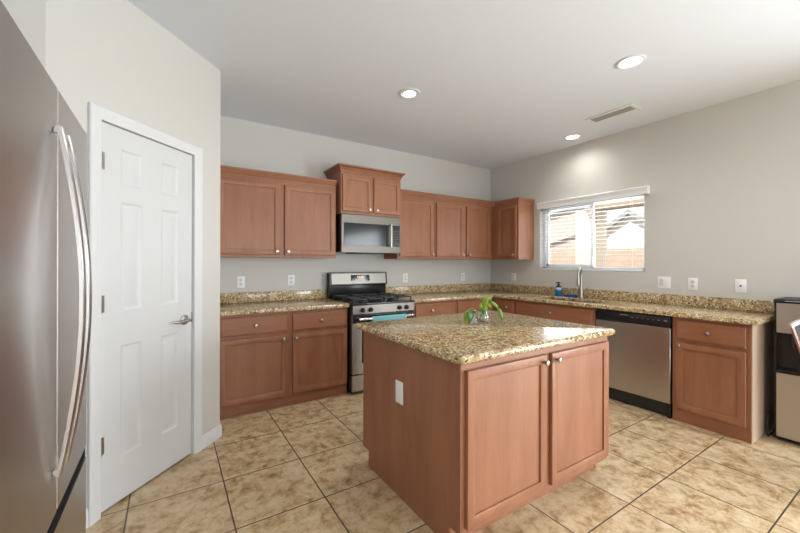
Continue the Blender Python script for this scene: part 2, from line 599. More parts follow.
# kitchen window: vinyl slider set in the right wall
win = thing('window_1', 'white vinyl sliding window in the right wall', 'window', (WX, 0, 0))
win['kind'] = 'structure'
y0, y1, z0, z1 = W1
mb = MB()
for (a, b_, c, d) in ((y0, y0 + 0.045, z0, z1), (y1 - 0.045, y1, z0, z1), (y0, y1, z0, z0 + 0.045), (y0, y1, z1 - 0.045, z1)):
    mb.box(0.078, 0.128, a + 0.001, b_ - 0.001, c + 0.001, d - 0.001, 0.003)
mb.build('window_frame', 'vinyl', win)
ym = 2.385
mb = MB()
mb.box(0.075, 0.105, ym - 0.020, ym + 0.020, z0 + 0.04, z1 - 0.04, 0.003)
mb.box(0.082, 0.105, ym + 0.01, y1 - 0.04, z0 + 0.046, z0 + 0.078).box(0.082, 0.105, ym + 0.01, y1 - 0.04, z1 - 0.078, z1 - 0.046).box(0.082, 0.105, y1 - 0.078, y1 - 0.044, z0 + 0.046, z1 - 0.046)
sash = mb.build('sash', 'vinyl', win)
MB().box(0.066, 0.077, ym - 0.014, ym + 0.014, 1.30, 1.40, 0.003).build('latch', 'vinyl', sash)
MB().box(0.098, 0.102, y0 + 0.04, y1 - 0.04, z0 + 0.04, z1 - 0.04).build('pane', 'pane', win)

# horizontal blind
bl = thing('window_blind', 'white horizontal slat blind with valance hanging over the window', 'blind', (WX, 0, 0))
mb = MB()
prof = [(-0.062, 2.042), (-0.062, 2.090), (-0.068, 2.100), (-0.068, 2.116), (-0.058, 2.124), (-0.004, 2.124), (-0.004, 2.110), (-0.046, 2.110), (-0.050, 2.042)]
n = len(prof)
ya, yb2 = 1.738, 3.040
mb.add([(x, ya, z) for x, z in prof] + [(x, yb2, z) for x, z in prof], [[i, (i + 1) % n, n + (i + 1) % n, n + i] for i in range(n)] + [list(range(n))[::-1], list(range(n, 2 * n))])
mb.box(-0.048, -0.002, ya, ya + 0.012, 2.042, 2.109).box(-0.048, -0.002, yb2 - 0.012, yb2, 2.042, 2.109)
mb.build('valance', 'blind', bl)
MB().box(0.006, 0.056, y0 + 0.01, y1 - 0.01, z1 - 0.045, z1 - 0.002, 0.002).build('headrail', 'blind', bl)
mb = MB()
ns = 17
tl = math.radians(0.5)
for i in range(ns):
    zc = z0 + 0.052 + i * (z1 - 0.07 - z0 - 0.052) / (ns - 1)
    rm = Matrix.Translation((0.031, 0, zc)) @ Matrix.Rotation(tl, 4, 'Y')
    mb.box(-0.024, 0.024, y0 + 0.012, y1 - 0.012, -0.0013, 0.0013, 0, 1, rm)
mb.build('slats', 'blind', bl)
MB().box(0.009, 0.053, y0 + 0.012, y1 - 0.012, z0 + 0.004, z0 + 0.024, 0.003).build('bottom_rail', 'blind', bl)
for yy in (y0 + 0.14, (y0 + y1) / 2 - 0.20, (y0 + y1) / 2 + 0.22, y1 - 0.14):
    mb = MB()
    for xx in (0.006, 0.056):
        mb.tube([(xx, yy, z0 + 0.02), (xx, yy, z1 - 0.04)], 0.0012, 6)
    for i in range(ns):
        zc = z0 + 0.052 + i * (z1 - 0.07 - z0 - 0.052) / (ns - 1) - 0.003
        mb.tube([(0.006, yy, zc + 0.002), (0.056, yy, zc - 0.002)], 0.0009, 5)
    mb.build('ladder_cord', 'blind', bl)
MB().tube([(0.0, y1 - 0.09, z1 - 0.05), (-0.004, y1 - 0.09, 1.45)], 0.004, 8).build('tilt_wand', 'blind', bl)

# living-area openings behind the camera
pd = thing('door_2', 'white framed sliding patio door in the rear wall', 'door', (0, RY, 0))
pd['kind'] = 'structure'
mb = MB()
for a, b_ in ((0.655, 0.72), (1.87, 1.94), (3.08, 3.145)):
    mb.box(a, b_, -0.10, -0.04, 0.025, 2.195)
mb.box(0.72, 3.08, -0.10, -0.04, 0.025, 0.09).box(0.72, 3.08, -0.10, -0.04, 2.13, 2.195)
mb.build('door_frame', 'vinyl', pd)
MB().box(0.70, 3.10, -0.074, -0.068, 0.06, 2.16).build('pane', 'pane', pd)
w2 = thing('door_3', 'white framed sliding glass door in the right wall behind the camera', 'door', (WX, 0, 0))
w2['kind'] = 'structure'
mb = MB()
for a, b_ in ((-2.595, -2.53), (-1.48, -1.42), (-0.37, -0.305)):
    mb.box(0.06, 0.11, a, b_, 0.025, 2.145)
mb.box(0.06, 0.11, -2.53, -0.37, 0.025, 0.09).box(0.06, 0.11, -2.53, -0.37, 2.08, 2.145)
mb.build('door_frame', 'vinyl', w2)
MB().box(0.085, 0.090, -2.55, -0.35, 0.06, 2.10).build('pane', 'pane', w2)

# ------------------------------------------------------------------ cabinets (local: x to the right, y into the cabinet, z up, face at y = 0)
FT = 0.019
def knob(parent, x, z, yf=-0.021, m='nickel'):
    return MB().lathe([(0.007, 0.0), (0.0065, 0.010), (0.010, 0.014), (0.0155, 0.019), (0.0165, 0.023), (0.013, 0.028), (0.0, 0.030)], (x, yf, z), '-y', 16).build('knob', m, parent)

def panel_door(parent, x0, x1, z0, z1, kx=None, kz=None, fw=0.050, name='door', km='nickel'):
    mb = MB()
    yf = -FT - 0.002
    mb.rings([rect(x0, x1, z0, z1, -0.002), rect(x0, x1, z0, z1, yf + 0.005), rect(x0, x1, z0, z1, yf + 0.0012, 0.0018), rect(x0, x1, z0, z1, yf, 0.006),
              rect(x0, x1, z0, z1, yf, fw - 0.012), rect(x0, x1, z0, z1, yf + 0.0035, fw - 0.007), rect(x0, x1, z0, z1, yf + 0.0045, fw - 0.001),
              rect(x0, x1, z0, z1, yf + 0.0135, fw)])
    d = mb.build(name, 'wood', parent)
    if kx is not None:
        knob(d, kx, kz, m=km)
    return d

def slab_front(parent, x0, x1, z0, z1, kx=None, name='drawer_front'):
    mb = MB()
    yf = -FT - 0.002
    mb.rings([rect(x0, x1, z0, z1, -0.002), rect(x0, x1, z0, z1, yf + 0.008), rect(x0, x1, z0, z1, yf + 0.004, 0.003), rect(x0, x1, z0, z1, yf + 0.003, 0.009),
              rect(x0, x1, z0, z1, yf, 0.012)])
    d = mb.build(name, 'wood_h', parent)
    if kx is not None:
        knob(d, kx, (z0 + z1) / 2)
    return d

def crown(parent, x0, x1, yb, z0, z1, left=True, right=True, flare=0.7):
    h = z1 - z0
    prof = [(0.0, 0.0), (0.006, 0.02), (0.006, 0.25), (0.012, 0.30), (0.020, 0.55), (0.034, 0.78), (0.040, 0.80), (0.042, 1.0)]
    loops = []
    for o, t in prof:
        o *= flare
        l = x0 - (o if left else 0)
        r = x1 + (o if right else 0)
        z = z0 + t * h
        loops.append([(l, -o, z), (r, -o, z), (r, yb, z), (l, yb, z)])
    return MB().rings(loops).build('crown_moulding', 'wood_h', parent)

def carcass(parent, w, d, z0, z1, toe=0.0, name='cabinet_body', toe_in=0.018, right_panel=False):
    mb = MB()
    mb.box(0, w, 0, d, z0, z1, 0.0012)
    o = mb.build(name, 'wood', parent)
    if toe:
        MB().box(0.0, w, toe_in, toe_in + 0.018, 0.0, toe).box(0.0, 0.018, toe_in + 0.018, d, 0, toe).box(w - 0.018, w, toe_in + 0.018, d, 0, toe).build('toe_board', 'wood_h', parent)
    return o

DB, DT, RB, RT = 0.112, 0.664, 0.693, 0.850   # door bottom/top, drawer bottom/top
FY = WY - 0.61 - 0.0
D = 0.605
# base cabinet left of the range
b = thing('base_cabinet', 'reddish maple base cabinet with two drawers and two doors between pantry and range', 'cabinet', (0.335, FY, 0))
carcass(b, 1.195, D, 0.095, 0.874, 0.095)
slab_front(b, 0.030, 0.588, RB, RT, 0.312)
slab_front(b, 0.636, 1.180, RB, RT, 0.906)
panel_door(b, 0.030, 0.588, DB, DT, 0.556, 0.628)
panel_door(b, 0.636, 1.180, DB, DT, 0.668, 0.628)

# base cabinets right of the range
b = thing('base_cabinet', 'reddish maple base cabinet with a single drawer just right of the range', 'cabinet', (2.310, FY, 0))
carcass(b, 0.660, D, 0.095, 0.874, 0.095)
slab_front(b, 0.052, 0.636, RB, RT, 0.222 + 0.06)
panel_door(b, 0.052, 0.342, DB, DT, 0.315, 0.628)
panel_door(b, 0.346, 0.636, DB, DT, 0.373, 0.628)
b = thing('base_cabinet', 'corner base cabinet of the back run, drawer front without a knob, behind the plant', 'cabinet', (2.972, FY, 0))
carcass(b, 1.255, D, 0.095, 0.874, 0.095)
slab_front(b, 0.022, 0.600, RB, RT)
panel_door(b, 0.022, 0.600, DB, DT, 0.060, 0.628)

# right run (local x runs towards the camera, world -y)
RFX = WX - 0.61
def right_base(ytop, width, label):
    t = thing('base_cabinet', label, 'cabinet', (RFX, ytop, 0), -PI / 2)
    return t
b = right_base(FY - 0.003, 0.357, 'narrow maple base cabinet with one small drawer in the corner of the right wall')
carcass(b, 0.357, D, 0.095, 0.874, 0.095)
slab_front(b, 0.062, 0.340, RB, RT, 0.247)
panel_door(b, 0.062, 0.340, DB, DT, 0.300, 0.628)
b = right_base(2.941, 0.973, 'wide maple sink base cabinet with false drawer front below the faucet')
mb = MB()
mb.box(0, 0.973, 0, 0.02, 0.095, 0.874).box(0, 0.018, 0.02, D, 0.095, 0.874).box(0.955, 0.973, 0.02, D, 0.095, 0.874).box(0.018, 0.955, D - 0.012, D, 0.095, 0.874).box(0.018, 0.955, 0.02, D - 0.012, 0.095, 0.113)
mb.build('cabinet_body', 'wood', b)
MB().box(0.0, 0.973, 0.018, 0.036, 0.0, 0.095).build('toe_board', 'wood_h', b)
slab_front(b, 0.024, 0.951, RB, RT, 0.495, 'false_drawer_front')
panel_door(b, 0.024, 0.485, DB, DT, 0.45, 0.628)
panel_door(b, 0.491, 0.951, DB, DT, 0.525, 0.628)
b = right_base(1.318, 0.484, 'maple base cabinet with one drawer and one door at the end of the right run')
carcass(b, 0.484, D, 0.095, 0.874, 0.095, toe_in=0.004)
slab_front(b, 0.030, 0.458, RB, RT, 0.240)
panel_door(b, 0.030, 0.458, DB, DT, 0.052, 0.640)
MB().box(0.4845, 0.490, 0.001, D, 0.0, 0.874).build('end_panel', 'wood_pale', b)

# upper cabinets
UB, UT, UC = 1.3714, 2.130, 2.200
UFY = WY - 0.32
def upper(label, x0, width, doors, z0=UB, z1=UT, zc=UC, fy=UFY, d=0.315, left=False, right=False, kn=()):
    t = thing('wall_cabinet', label, 'cabinet', (x0, fy, 0))
    carcass(t, width, d, z0, z1)
    for (a, b_), k in zip(doors, kn):
        panel_door(t, a - x0, b_ - x0, z0 + 0.028, z1 - 0.038, k - x0 if k else None, z0 + 0.060)
    crown(t, 0, width, d, z1 - 0.006, zc, left, right, 1.0 if left and right else 0.7)
    return t
upper('two-door maple wall cabinet between pantry corner and microwave', 0.335, 1.190, [(0.372, 0.928), (0.974, 1.508)], kn=(0.895, 1.004))
t = upper('small two-door maple wall cabinet raised above the microwave', 1.545, 0.757, [(1.560, 1.914), (1.938, 2.288)], 1.848, 2.300, 2.366, WY - 0.40, 0.395, True, True, kn=(1.878, 1.972))
upper('one-door maple wall cabinet just right of the microwave', 2.310, 0.561, [(2.334, 2.847)], kn=(2.822,))
upper('two-door maple wall cabinet on the back wall meeting the corner', 2.873, 1.040, [(2.893, 3.362), (3.414, 3.862)], kn=(3.335, 3.45))
t = thing('wall_cabinet', 'single-door maple wall cabinet on the right wall beside the window', 'cabinet', (WX - 0.32, UFY - 0.004, 0), -PI / 2)
carcass(t, 0.458, 0.315, UB, UT)
panel_door(t, 0.108, 0.432, UB + 0.028, UT - 0.038, 0.402, UB + 0.060)
crown(t, 0.046, 0.458, 0.315, UT - 0.006, UC - 0.012, False, True, 0.45)

# ------------------------------------------------------------------ worktops
def slab(mb, x0, x1, y0, y1, z0=0.876, z1=0.914, bev=0.006):
    return mb.box(x0, x1, y0, y1, z0, z1, bev, 2)
wt = thing('worktop', 'speckled granite worktop with backsplash left of the range', 'worktop', (0.335, 3.263, 0.876))
MB().box(0.0, 1.199, 0.0, 0.648, 0.0, 0.038, 0.006, 2).build('slab', 'granite', wt)
MB().box(0.0, 1.199, 0.628, 0.648, 0.0385, 0.140, 0.003, 2).build('backsplash', 'granite', wt)
wt = thing('worktop', 'L-shaped speckled granite worktop with backsplash running from range to water cooler', 'worktop', (0, 0, 0))
SX0, SX1, SY0, SY1 = 3.700, 4.055, 2.035, 2.760
YE = 0.796
mb = MB()
poly_pts = [(2.303, 3.263), (3.582, 3.263), (3.582, YE), (4.230, YE), (4.230, 3.911), (2.303, 3.911)]
b = bmesh.new()
outer = [b.verts.new((x, y, 0.876)) for x, y in poly_pts]
inner = [b.verts.new((x, y, 0.876)) for x, y in ((SX0, SY0), (SX1, SY0), (SX1, SY1), (SX0, SY1))]
ed = [b.edges.new((l[i], l[(i + 1) % len(l)])) for l in (outer, inner) for i in range(len(l))]
bmesh.ops.triangle_fill(b, use_beauty=True, edges=ed)
r = bmesh.ops.extrude_face_region(b, geom=b.faces[:])
for v in [g for g in r['geom'] if isinstance(g, bmesh.types.BMVert)]:
    v.co.z = 0.914
bmesh.ops.recalc_face_normals(b, faces=b.faces[:])
be = [e for e in b.edges if e.is_manifold and e.calc_face_angle() > 0.5]
bmesh.ops.bevel(b, geom=be, offset=0.006, segments=2, profile=0.5, affect='EDGES')
mb.bm(b, True)
mb.build('slab', 'granite', wt)
MB().box(2.303, 4.210, 3.891, 3.911, 0.9145, 1.016, 0.003, 2).box(4.210, 4.230, YE, 3.911, 0.9145, 1.016, 0.003, 2).build('backsplash', 'granite', wt)

# sink and faucet
sk = thing('sink', 'undermount stainless steel sink in the right worktop', 'sink', ((SX0 + SX1) / 2, (SY0 + SY1) / 2, 0.70))
hx_, hy_ = (SX1 - SX0) / 2, (SY1 - SY0) / 2
def rr(hx, hy, r, z, n=6):
    pts = []
    for cx, cy, a0 in ((hx - r, hy - r, 0), (-hx + r, hy - r, 90), (-hx + r, -hy + r, 180), (hx - r, -hy + r, 270)):
        for k in range(n + 1):
            a = math.radians(a0 + 90 * k / n)
            pts.append((cx + r * math.cos(a), cy + r * math.sin(a), z))
    return pts
mb = MB().rings([rr(hx_ + 0.018, hy_ + 0.018, 0.03, 0.174), rr(hx_ - 0.003, hy_ - 0.003, 0.03, 0.174), rr(hx_ - 0.005, hy_ - 0.005, 0.03, 0.03), rr(hx_ - 0.03, hy_ - 0.03, 0.03, 0.008),
                 rr(hx_ - 0.03, hy_ - 0.03, 0.03, 0.0), rr(hx_ + 0.0, hy_ + 0.0, 0.03, 0.03), rr(hx_ + 0.003, hy_ + 0.003, 0.03, 0.168), rr(hx_ + 0.018, hy_ + 0.018, 0.03, 0.168)], False, False)
mb.rings([rr(hx_ - 0.03, hy_ - 0.03, 0.03, 0.008), rr(0.05, 0.05, 0.04, 0.0065)], False, True)
mb.build('basin', 'steel', sk)
MB().lathe([(0.045, 0.009), (0.045, 0.0115), (0.03, 0.011), (0.0, 0.010)], (0, 0, 0)).build('drain', 'nickel', sk)

fc = thing('faucet', 'tall brushed nickel gooseneck pull-down faucet behind the sink', 'faucet', (4.105, 2.395, 0.9145), math.radians(180 + 18))
fc.location = (4.105, 2.395, 0.9145)
mb = MB().lathe([(0.030, 0.0), (0.030, 0.006), (0.024, 0.012), (0.021, 0.06), (0.019, 0.10), (0.016, 0.14)], (0, 0, 0))
pts = [(0, 0, 0.13), (0, 0, 0.255)]
for k in range(0, 11):
    a = PI - PI * k / 10
    pts.append((0.070 + 0.070 * math.cos(a), 0, 0.275 + 0.070 * math.sin(a)))
mb.tube(pts, [0.015] * 2 + [0.0135] * 11, 12)
mb.build('spout', 'nickel', fc)
MB().lathe([(0.0, 0.150), (0.017, 0.150), (0.0185, 0.165), (0.017, 0.22), (0.014, 0.275)], (0.140, 0, 0), 'z', 16).build('spray_head', 'nickel', fc)
MB().tube([(0, 0.015, 0.075), (0, 0.040, 0.078), (0.004, 0.060, 0.095), (0.006, 0.066, 0.130)], [0.011, 0.010, 0.007, 0.006], 10).build('lever', 'nickel', fc)

# soap bottle and blue tray
sp = thing('soap_bottle', 'blue soap bottle with black pump behind the sink', 'soap bottle', (4.125, 2.695, 0.9145))
MB().lathe([(0.0, 0.0), (0.034, 0.0), (0.038, 0.006), (0.038, 0.075), (0.036, 0.082)], (0, 0, 0)).build('bottle', 'soap_blue', sp)
MB().lathe([(0.036, 0.0825), (0.034, 0.095), (0.018, 0.110), (0.0, 0.111)], (0, 0, 0)).build('shoulder', 'label_pale', sp)
mb = MB().lathe([(0.0, 0.1112), (0.032, 0.1112), (0.031, 0.122), (0.014, 0.130), (0.011, 0.150), (0.011, 0.156), (0.018, 0.158), (0.018, 0.172), (0.0, 0.176)], (0, 0, 0))
mb.tube([(0, 0, 0.166), (-0.05, 0, 0.163), (-0.055, 0, 0.155)], 0.006, 8)
mb.build('pump', 'black_matte', sp)
tr = thing('sponge_tray', 'flat blue sponge tray between soap bottle and faucet', 'tray', (4.135, 2.545, 0.9145))
MB().rings([rr(0.036, 0.072, 0.02, 0.0), rr(0.044, 0.080, 0.025, 0.020), rr(0.040, 0.076, 0.022, 0.020), rr(0.033, 0.069, 0.018, 0.005)]).build('tray', 'tray_blue', tr)
MB().box(-0.028, 0.028, -0.052, 0.040, 0.0055, 0.028, 0.006, 2).build('sponge', 'tray_blue', tr)

# ------------------------------------------------------------------ island
IX0, IX1, IY0, IY1 = 1.105, 2.340, 1.195, 2.130
isl = thing('kitchen_island', 'reddish maple kitchen island cabinet with two doors and plain side panel', 'kitchen island', (IX0, IY0, 0))
iw, idp = IX1 - IX0, IY1 - IY0
MB().box(0.012, iw - 0.012, 0.002, idp, 0.098, 0.874).box(0.012, iw - 0.012, 0.075, 0.093, 0, 0.098).box(0.012, iw - 0.012, idp - 0.093, idp - 0.075, 0, 0.098).build('cabinet_body', 'wood', isl)
for side in (0, 1):
    x0 = 0.0 if side == 0 else iw - 0.0115
    mb = MB()
    poly = [(0.022, 0.098), (0.022, 0.874), (idp + 0.006, 0.874), (idp + 0.006, 0.098), (idp - 0.072, 0.098), (idp - 0.072, 0.0), (0.072, 0.0), (0.072, 0.098)]
    n = len(poly)
    mb.add([(x0, y, z) for y, z in poly] + [(x0 + 0.0115, y, z) for y, z in poly],
           [list(range(n))[::-1], list(range(n, 2 * n))] + [[i, (i + 1) % n, n + (i + 1) % n, n + i] for i in range(n)])
    mb.build('side_panel', 'wood', isl)
ff = MB()
ff.box(0.0, 0.045, -0.0, 0.0215, 0.098, 0.874, 0.001).box(iw - 0.045, iw, 0.0, 0.0215, 0.098, 0.874, 0.001).box(0.045, iw - 0.045, 0.0, 0.0018, 0.098, 0.874)
ff.build('face_frame', 'wood', isl)
panel_door(isl, 0.026, 0.598, 0.125, 0.836, 0.565, 0.800, km='pewter')
panel_door(isl, 0.640, 1.215, 0.125, 0.836, 0.673, 0.800, km='pewter')
def rr2(x0, x1, y0, y1, r, z, d):
    return [((x0 + x1) / 2 + px, (y0 + y1) / 2 + py, z) for px, py, _ in rr((x1 - x0) / 2 - d, (y1 - y0) / 2 - d, r - d, 0, 6)]
loops = []
for k in range(9):
    a = -PI / 2 + PI * k / 8
    loops.append(rr2(1.060, 2.360, 1.145, 2.190, 0.035, 0.8948 + 0.0192 * math.sin(a), 0.016 * (1 - math.cos(a))))
mbi = MB().rings(loops)
mbi.s = [True] * (len(mbi.s) - 2) + [False, False]
tag(mbi.build('worktop', 'granite'), 'speckled granite slab with rounded edge on top of the island', 'worktop')

# ------------------------------------------------------------------ range
RX0 = 1.540
rg = thing('gas_range', 'stainless steel and black freestanding gas range', 'range', (RX0, 3.213, 0))
rw = 0.755
MB().box(0, rw, 0.045, 0.690, 0.03, 0.895, 0.003).build('range_body', 'black', rg)
for x in (0.05, rw - 0.05):
    for y in (0.10, 0.62):
        MB().lathe([(0.018, 0.0), (0.018, 0.03)], (x, y, 0.0), 'z', 12).build('foot', 'black_matte', rg)
mb = MB().box(-0.001, rw + 0.001, -0.002, 0.600, 0.896, 0.914, 0.004)
mb.build('cooktop', 'black', rg)
cp = MB().box(0.004, rw - 0.004, 0.0, 0.044, 0.802, 0.8945, 0.004).build('control_panel', 'steel_h', rg)
for x in (0.112, 0.204, 0.552, 0.642):
    MB().lathe([(0.024, 0.0), (0.024, 0.006), (0.019, 0.010), (0.017, 0.030), (0.0, 0.031)], (x, -0.0005, 0.845), '-y', 20).box(x - 0.004, x + 0.004, -0.040, -0.028, 0.827, 0.863, 0.001).build('knob', 'black_matte', rg)
od = MB().box(0.004, rw - 0.004, 0.004, 0.0445, 0.205, 0.794, 0.004).build('oven_door', 'steel', rg)
MB().box(0.004, rw - 0.004, 0.0, 0.0035, 0.716, 0.794).build('door_band', 'black', od)
MB().box(0.110, rw - 0.110, 0.0005, 0.0035, 0.315, 0.640, 0.001).build('oven_window', 'dark_glass', od)
hm = MB()
hm.tube([(0.05, -0.046, 0.762), (0.2, -0.050, 0.762), (rw - 0.2, -0.050, 0.762), (rw - 0.05, -0.046, 0.762)], 0.0135, 14)
for x in (0.065, rw - 0.065):
    hm.box(x - 0.012, x + 0.012, -0.045, 0.0005, 0.751, 0.773, 0.003)
hm.build('handle', 'bright_steel', od)
dr = MB().box(0.004, rw - 0.004, 0.004, 0.0445, 0.035, 0.192, 0.004).build('storage_drawer', 'steel', rg)
MB().box(0.16, rw - 0.16, -0.014, 0.0035, 0.140, 0.160, 0.004).build('handle', 'steel_h', dr)
# backguard
bg = MB()
bg.box(0.0, rw, 0.615, 0.690, 0.895, 1.205, 0.010, 2)
bg.add([(0.0, 0.585, 1.068), (rw, 0.585, 1.068), (rw, 0.602, 1.205), (0, 0.602, 1.205), (0, 0.64, 1.04), (rw, 0.64, 1.04), (rw, 0.64, 1.212), (0, 0.64, 1.212)],
       [[0, 1, 2, 3], [0, 4, 5, 1], [3, 2, 6, 7], [0, 3, 7, 4], [1, 5, 6, 2], [4, 7, 6, 5]])
bgo = bg.build('backguard', 'black', rg)
def on_guard(x0, x1, z0, z1, t, lift):
    yy = lambda z: 0.585 + (z - 1.068) / (1.205 - 1.068) * 0.017 - lift
    p = [(x0, yy(z0), z0), (x1, yy(z0), z0), (x1, yy(z1), z1), (x0, yy(z1), z1)]
    qv = [(x, y + t, z) for x, y, z in p]
    return MB().add(p + qv, [[0, 1, 2, 3], [7, 6, 5, 4], [0, 4, 5, 1], [1, 5, 6, 2], [2, 6, 7, 3], [3, 7, 4, 0]])
on_guard(0.022, rw - 0.022, 1.078, 1.196, 0.003, 0.003).build('backguard_panel', 'steel_h', bgo)
on_guard(0.262, 0.508, 1.108, 1.178, 0.002, 0.0055).build('display', 'dark_glass', bgo)
mb = MB()
for i in range(4):
    x = 0.345 + i * 0.022
    o_ = on_guard(x, x + 0.014, 1.148, 1.166, 0.001, 0.007)
    mb.add(o_.v, o_.f)
mb.build('clock_display', 'amber', bgo)
for i in range(6):
    for j in range(2):
        x = 0.276 + i * 0.038
        on_guard(x, x + 0.018, 1.114 + j * 0.014, 1.121 + j * 0.014, 0.001, 0.007).build('touch_button', 'grey_mark', bgo)
# burners and grates
for bx_, by_, r_ in ((0.19, 0.15, 0.045), (0.19, 0.44, 0.036), (0.565, 0.15, 0.05), (0.565, 0.44, 0.036)):
    MB().lathe([(0.0, 0.9145), (r_ + 0.012, 0.9145), (r_ + 0.010, 0.922), (r_, 0.924), (r_, 0.934), (r_ - 0.006, 0.938), (0.0, 0.939)], (bx_, by_, 0), 'z', 20).build('burner', 'iron', rg)
for gx0, gx1 in ((0.025, 0.365), (0.390, 0.730)):
    mb = MB()
    zt0, zt1 = 0.944, 0.957
    for yy in (0.03, 0.295, 0.56):
        mb.box(gx0, gx1, yy - 0.006, yy + 0.006, zt0, zt1, 0.002)
    for xx in (gx0 + 0.006, gx1 - 0.006):
        mb.box(xx - 0.006, xx + 0.006, 0.03, 0.56, zt0, zt1, 0.002)
    cxx = (gx0 + gx1) / 2
    for cy in (0.15, 0.44):
        for dx, dy in ((1, 0), (-1, 0), (0, 1), (0, -1)):
            L0, L1 = 0.03, (gx1 - gx0) / 2 - 0.006 if dx else 0.14
            x_a, x_b = sorted((cxx + dx * L0, cxx + dx * L1))
            y_a, y_b = sorted((cy + dy * L0, cy + dy * L1))
            if dx: mb.box(x_a, x_b, cy - 0.005, cy + 0.005, zt0, zt1 + 0.006, 0.002)
            else: mb.box(cxx - 0.005, cxx + 0.005, y_a, y_b, zt0, zt1 + 0.006, 0.002)
    for xx in (gx0 + 0.006, gx1 - 0.006):
        for yy in (0.036, 0.295, 0.554):
            mb.box(xx - 0.006, xx + 0.006, yy - 0.006, yy + 0.006, 0.9142, 0.944)
    mb.build('grate', 'iron', rg)

# teal towel over the oven handle
tw = MB()
prof = [(-0.034, 0.600), (-0.0335, 0.68), (-0.0335, 0.755)] + [(-0.050 + 0.0165 * math.cos(a), 0.762 + 0.0165 * math.sin(a)) for a in [k * PI / 8 for k in range(9)]] + [(-0.0665, 0.74), (-0.068, 0.66), (-0.069, 0.54)]
nx = 26
x0, x1 = 0.196, 0.600
verts, faces = [], []
for i in range(nx + 1):
    x = x0 + (x1 - x0) * i / nx
    for j, (y, z) in enumerate(prof):
        hang = max(0.0, 0.762 - z)
        wv = 0.006 * hang / 0.2 * math.sin(i * 1.1 + 0.5)
        verts.append((x, y - (abs(wv) if y < -0.05 else -abs(wv) * 0.3), z))
m_ = len(prof)
for i in range(nx):
    for j in range(m_ - 1):
        faces.append([i * m_ + j, (i + 1) * m_ + j, (i + 1) * m_ + j + 1, i * m_ + j + 1])
two = tag(MB().add(verts, faces, True).build('dish_towel', 'teal', None, (RX0, 3.213, 0)), 'teal dish towel hanging over the oven door handle', 'towel')
md = two.modifiers.new('thickness', 'SOLIDIFY')
md.thickness = 0.003
md.offset = 1.0

# ------------------------------------------------------------------ microwave
mw = thing('microwave', 'stainless steel over-the-range microwave with black window', 'microwave', (1.547, 3.503, 1.430))
MB().box(0, 0.752, 0.018, 0.400, 0.008, 0.415, 0.002).build('microwave_body', 'black', mw)
fp = MB().box(0.0, 0.752, 0.0, 0.0175, 0.0, 0.415, 0.004).build('front_panel', 'steel_dark', mw)
MB().box(0.030, 0.572, -0.0035, -0.0002, 0.078, 0.322, 0.001).build('door_window', 'microwave_glass', fp)
MB().box(0.628, 0.735, -0.0035, -0.0002, 0.078, 0.322, 0.001).build('keypad', 'black', fp)
for i in range(3):
    for j in range(6):
        MB().box(0.646 + i * 0.028, 0.662 + i * 0.028, -0.0045, -0.0036, 0.095 + j * 0.030, 0.107 + j * 0.030).build('button', 'button_grey', fp)
hm = MB().tube([(0.598, -0.038, 0.070), (0.598, -0.042, 0.2), (0.598, -0.038, 0.330)], 0.0125, 12)
for z in (0.085, 0.315):
    hm.box(0.590, 0.606, -0.036, -0.0002, z - 0.010, z + 0.010, 0.002)
hm.build('handle', 'nickel', fp)
MB().box(0.20, 0.56, 0.05, 0.32, -0.004, 0.0078).build('vent_filter', 'black_matte', mw)

# ------------------------------------------------------------------ dishwasher
dw = thing('dishwasher', 'stainless steel dishwasher with black control strip under the right worktop', 'dishwasher', (RFX - 0.012, 1.9615, 0), -PI / 2)
MB().box(0.003, 0.634, 0.035, 0.60, 0.01, 0.868).build('tub', 'black_matte', dw)
MB().box(0.006, 0.632, 0.0, 0.034, 0.125, 0.768, 0.004).build('door_panel', 'steel', dw)
ct = MB().box(0.006, 0.632, -0.004, 0.034, 0.772, 0.865, 0.006, 2).build('control_strip', 'black', dw)
for i in range(6):
    MB().box(0.33 + i * 0.042, 0.345 + i * 0.042, -0.0052, -0.0041, 0.825, 0.829).build('button', 'grey_mark', ct)
MB().box(0.235, 0.30, -0.0052, -0.0041, 0.838, 0.843).build('badge', 'grey_mark', ct)
MB().box(0.585, 0.61, -0.0052, -0.0041, 0.826, 0.834).build('indicator', 'grey_mark', ct)
MB().box(0.006, 0.632, 0.045, 0.060, 0.008, 0.120).box(0.603, 0.632, 0.012, 0.045, 0.0, 0.120).build('kick_plate', 'black', dw)

# ------------------------------------------------------------------ refrigerator (local x = world +y, face towards world +x)
fr = thing('refrigerator', 'tall stainless steel french-door refrigerator in the left foreground', 'refrigerator', (-0.252, 0.810, 0), PI / 2)
fw_ = 0.905
MB().box(0.006, fw_ - 0.006, 0.075, 0.78, 0.03, 1.760, 0.004).build('fridge_body', 'black_matte', fr)
def fr_door(x0, x1, z0, z1, left_round, right_round, name):
    poly = []
    r = 0.030
    if left_round:
        poly += [(x0, 0.070)] + [(x0 + r - r * math.cos(a), r - r * math.sin(a)) for a in [k * PI / 16 for k in range(9)]]
    else:
        poly += [(x0, 0.070), (x0, 0.003), (x0 + 0.003, 0.0)]
    if right_round:
        poly += [(x1 - r + r * math.sin(a), r - r * math.cos(a)) for a in [k * PI / 16 for k in range(9)]] + [(x1, 0.070)]
    else:
        poly += [(x1 - 0.003, 0.0), (x1, 0.003), (x1, 0.070)]
    n = len(poly)
    b = bmesh.new()
    bot = [b.verts.new((x, y, z0)) for x, y in poly]
    top = [b.verts.new((x, y, z1)) for x, y in poly]
    b.faces.new(bot[::-1])
    b.faces.new(top)
    for i in range(n):
        b.faces.new((bot[i], bot[(i + 1) % n], top[(i + 1) % n], top[i]))
    mb = MB().bm(b, True)
    return mb.build(name, 'fridge', fr)
seam = 0.478
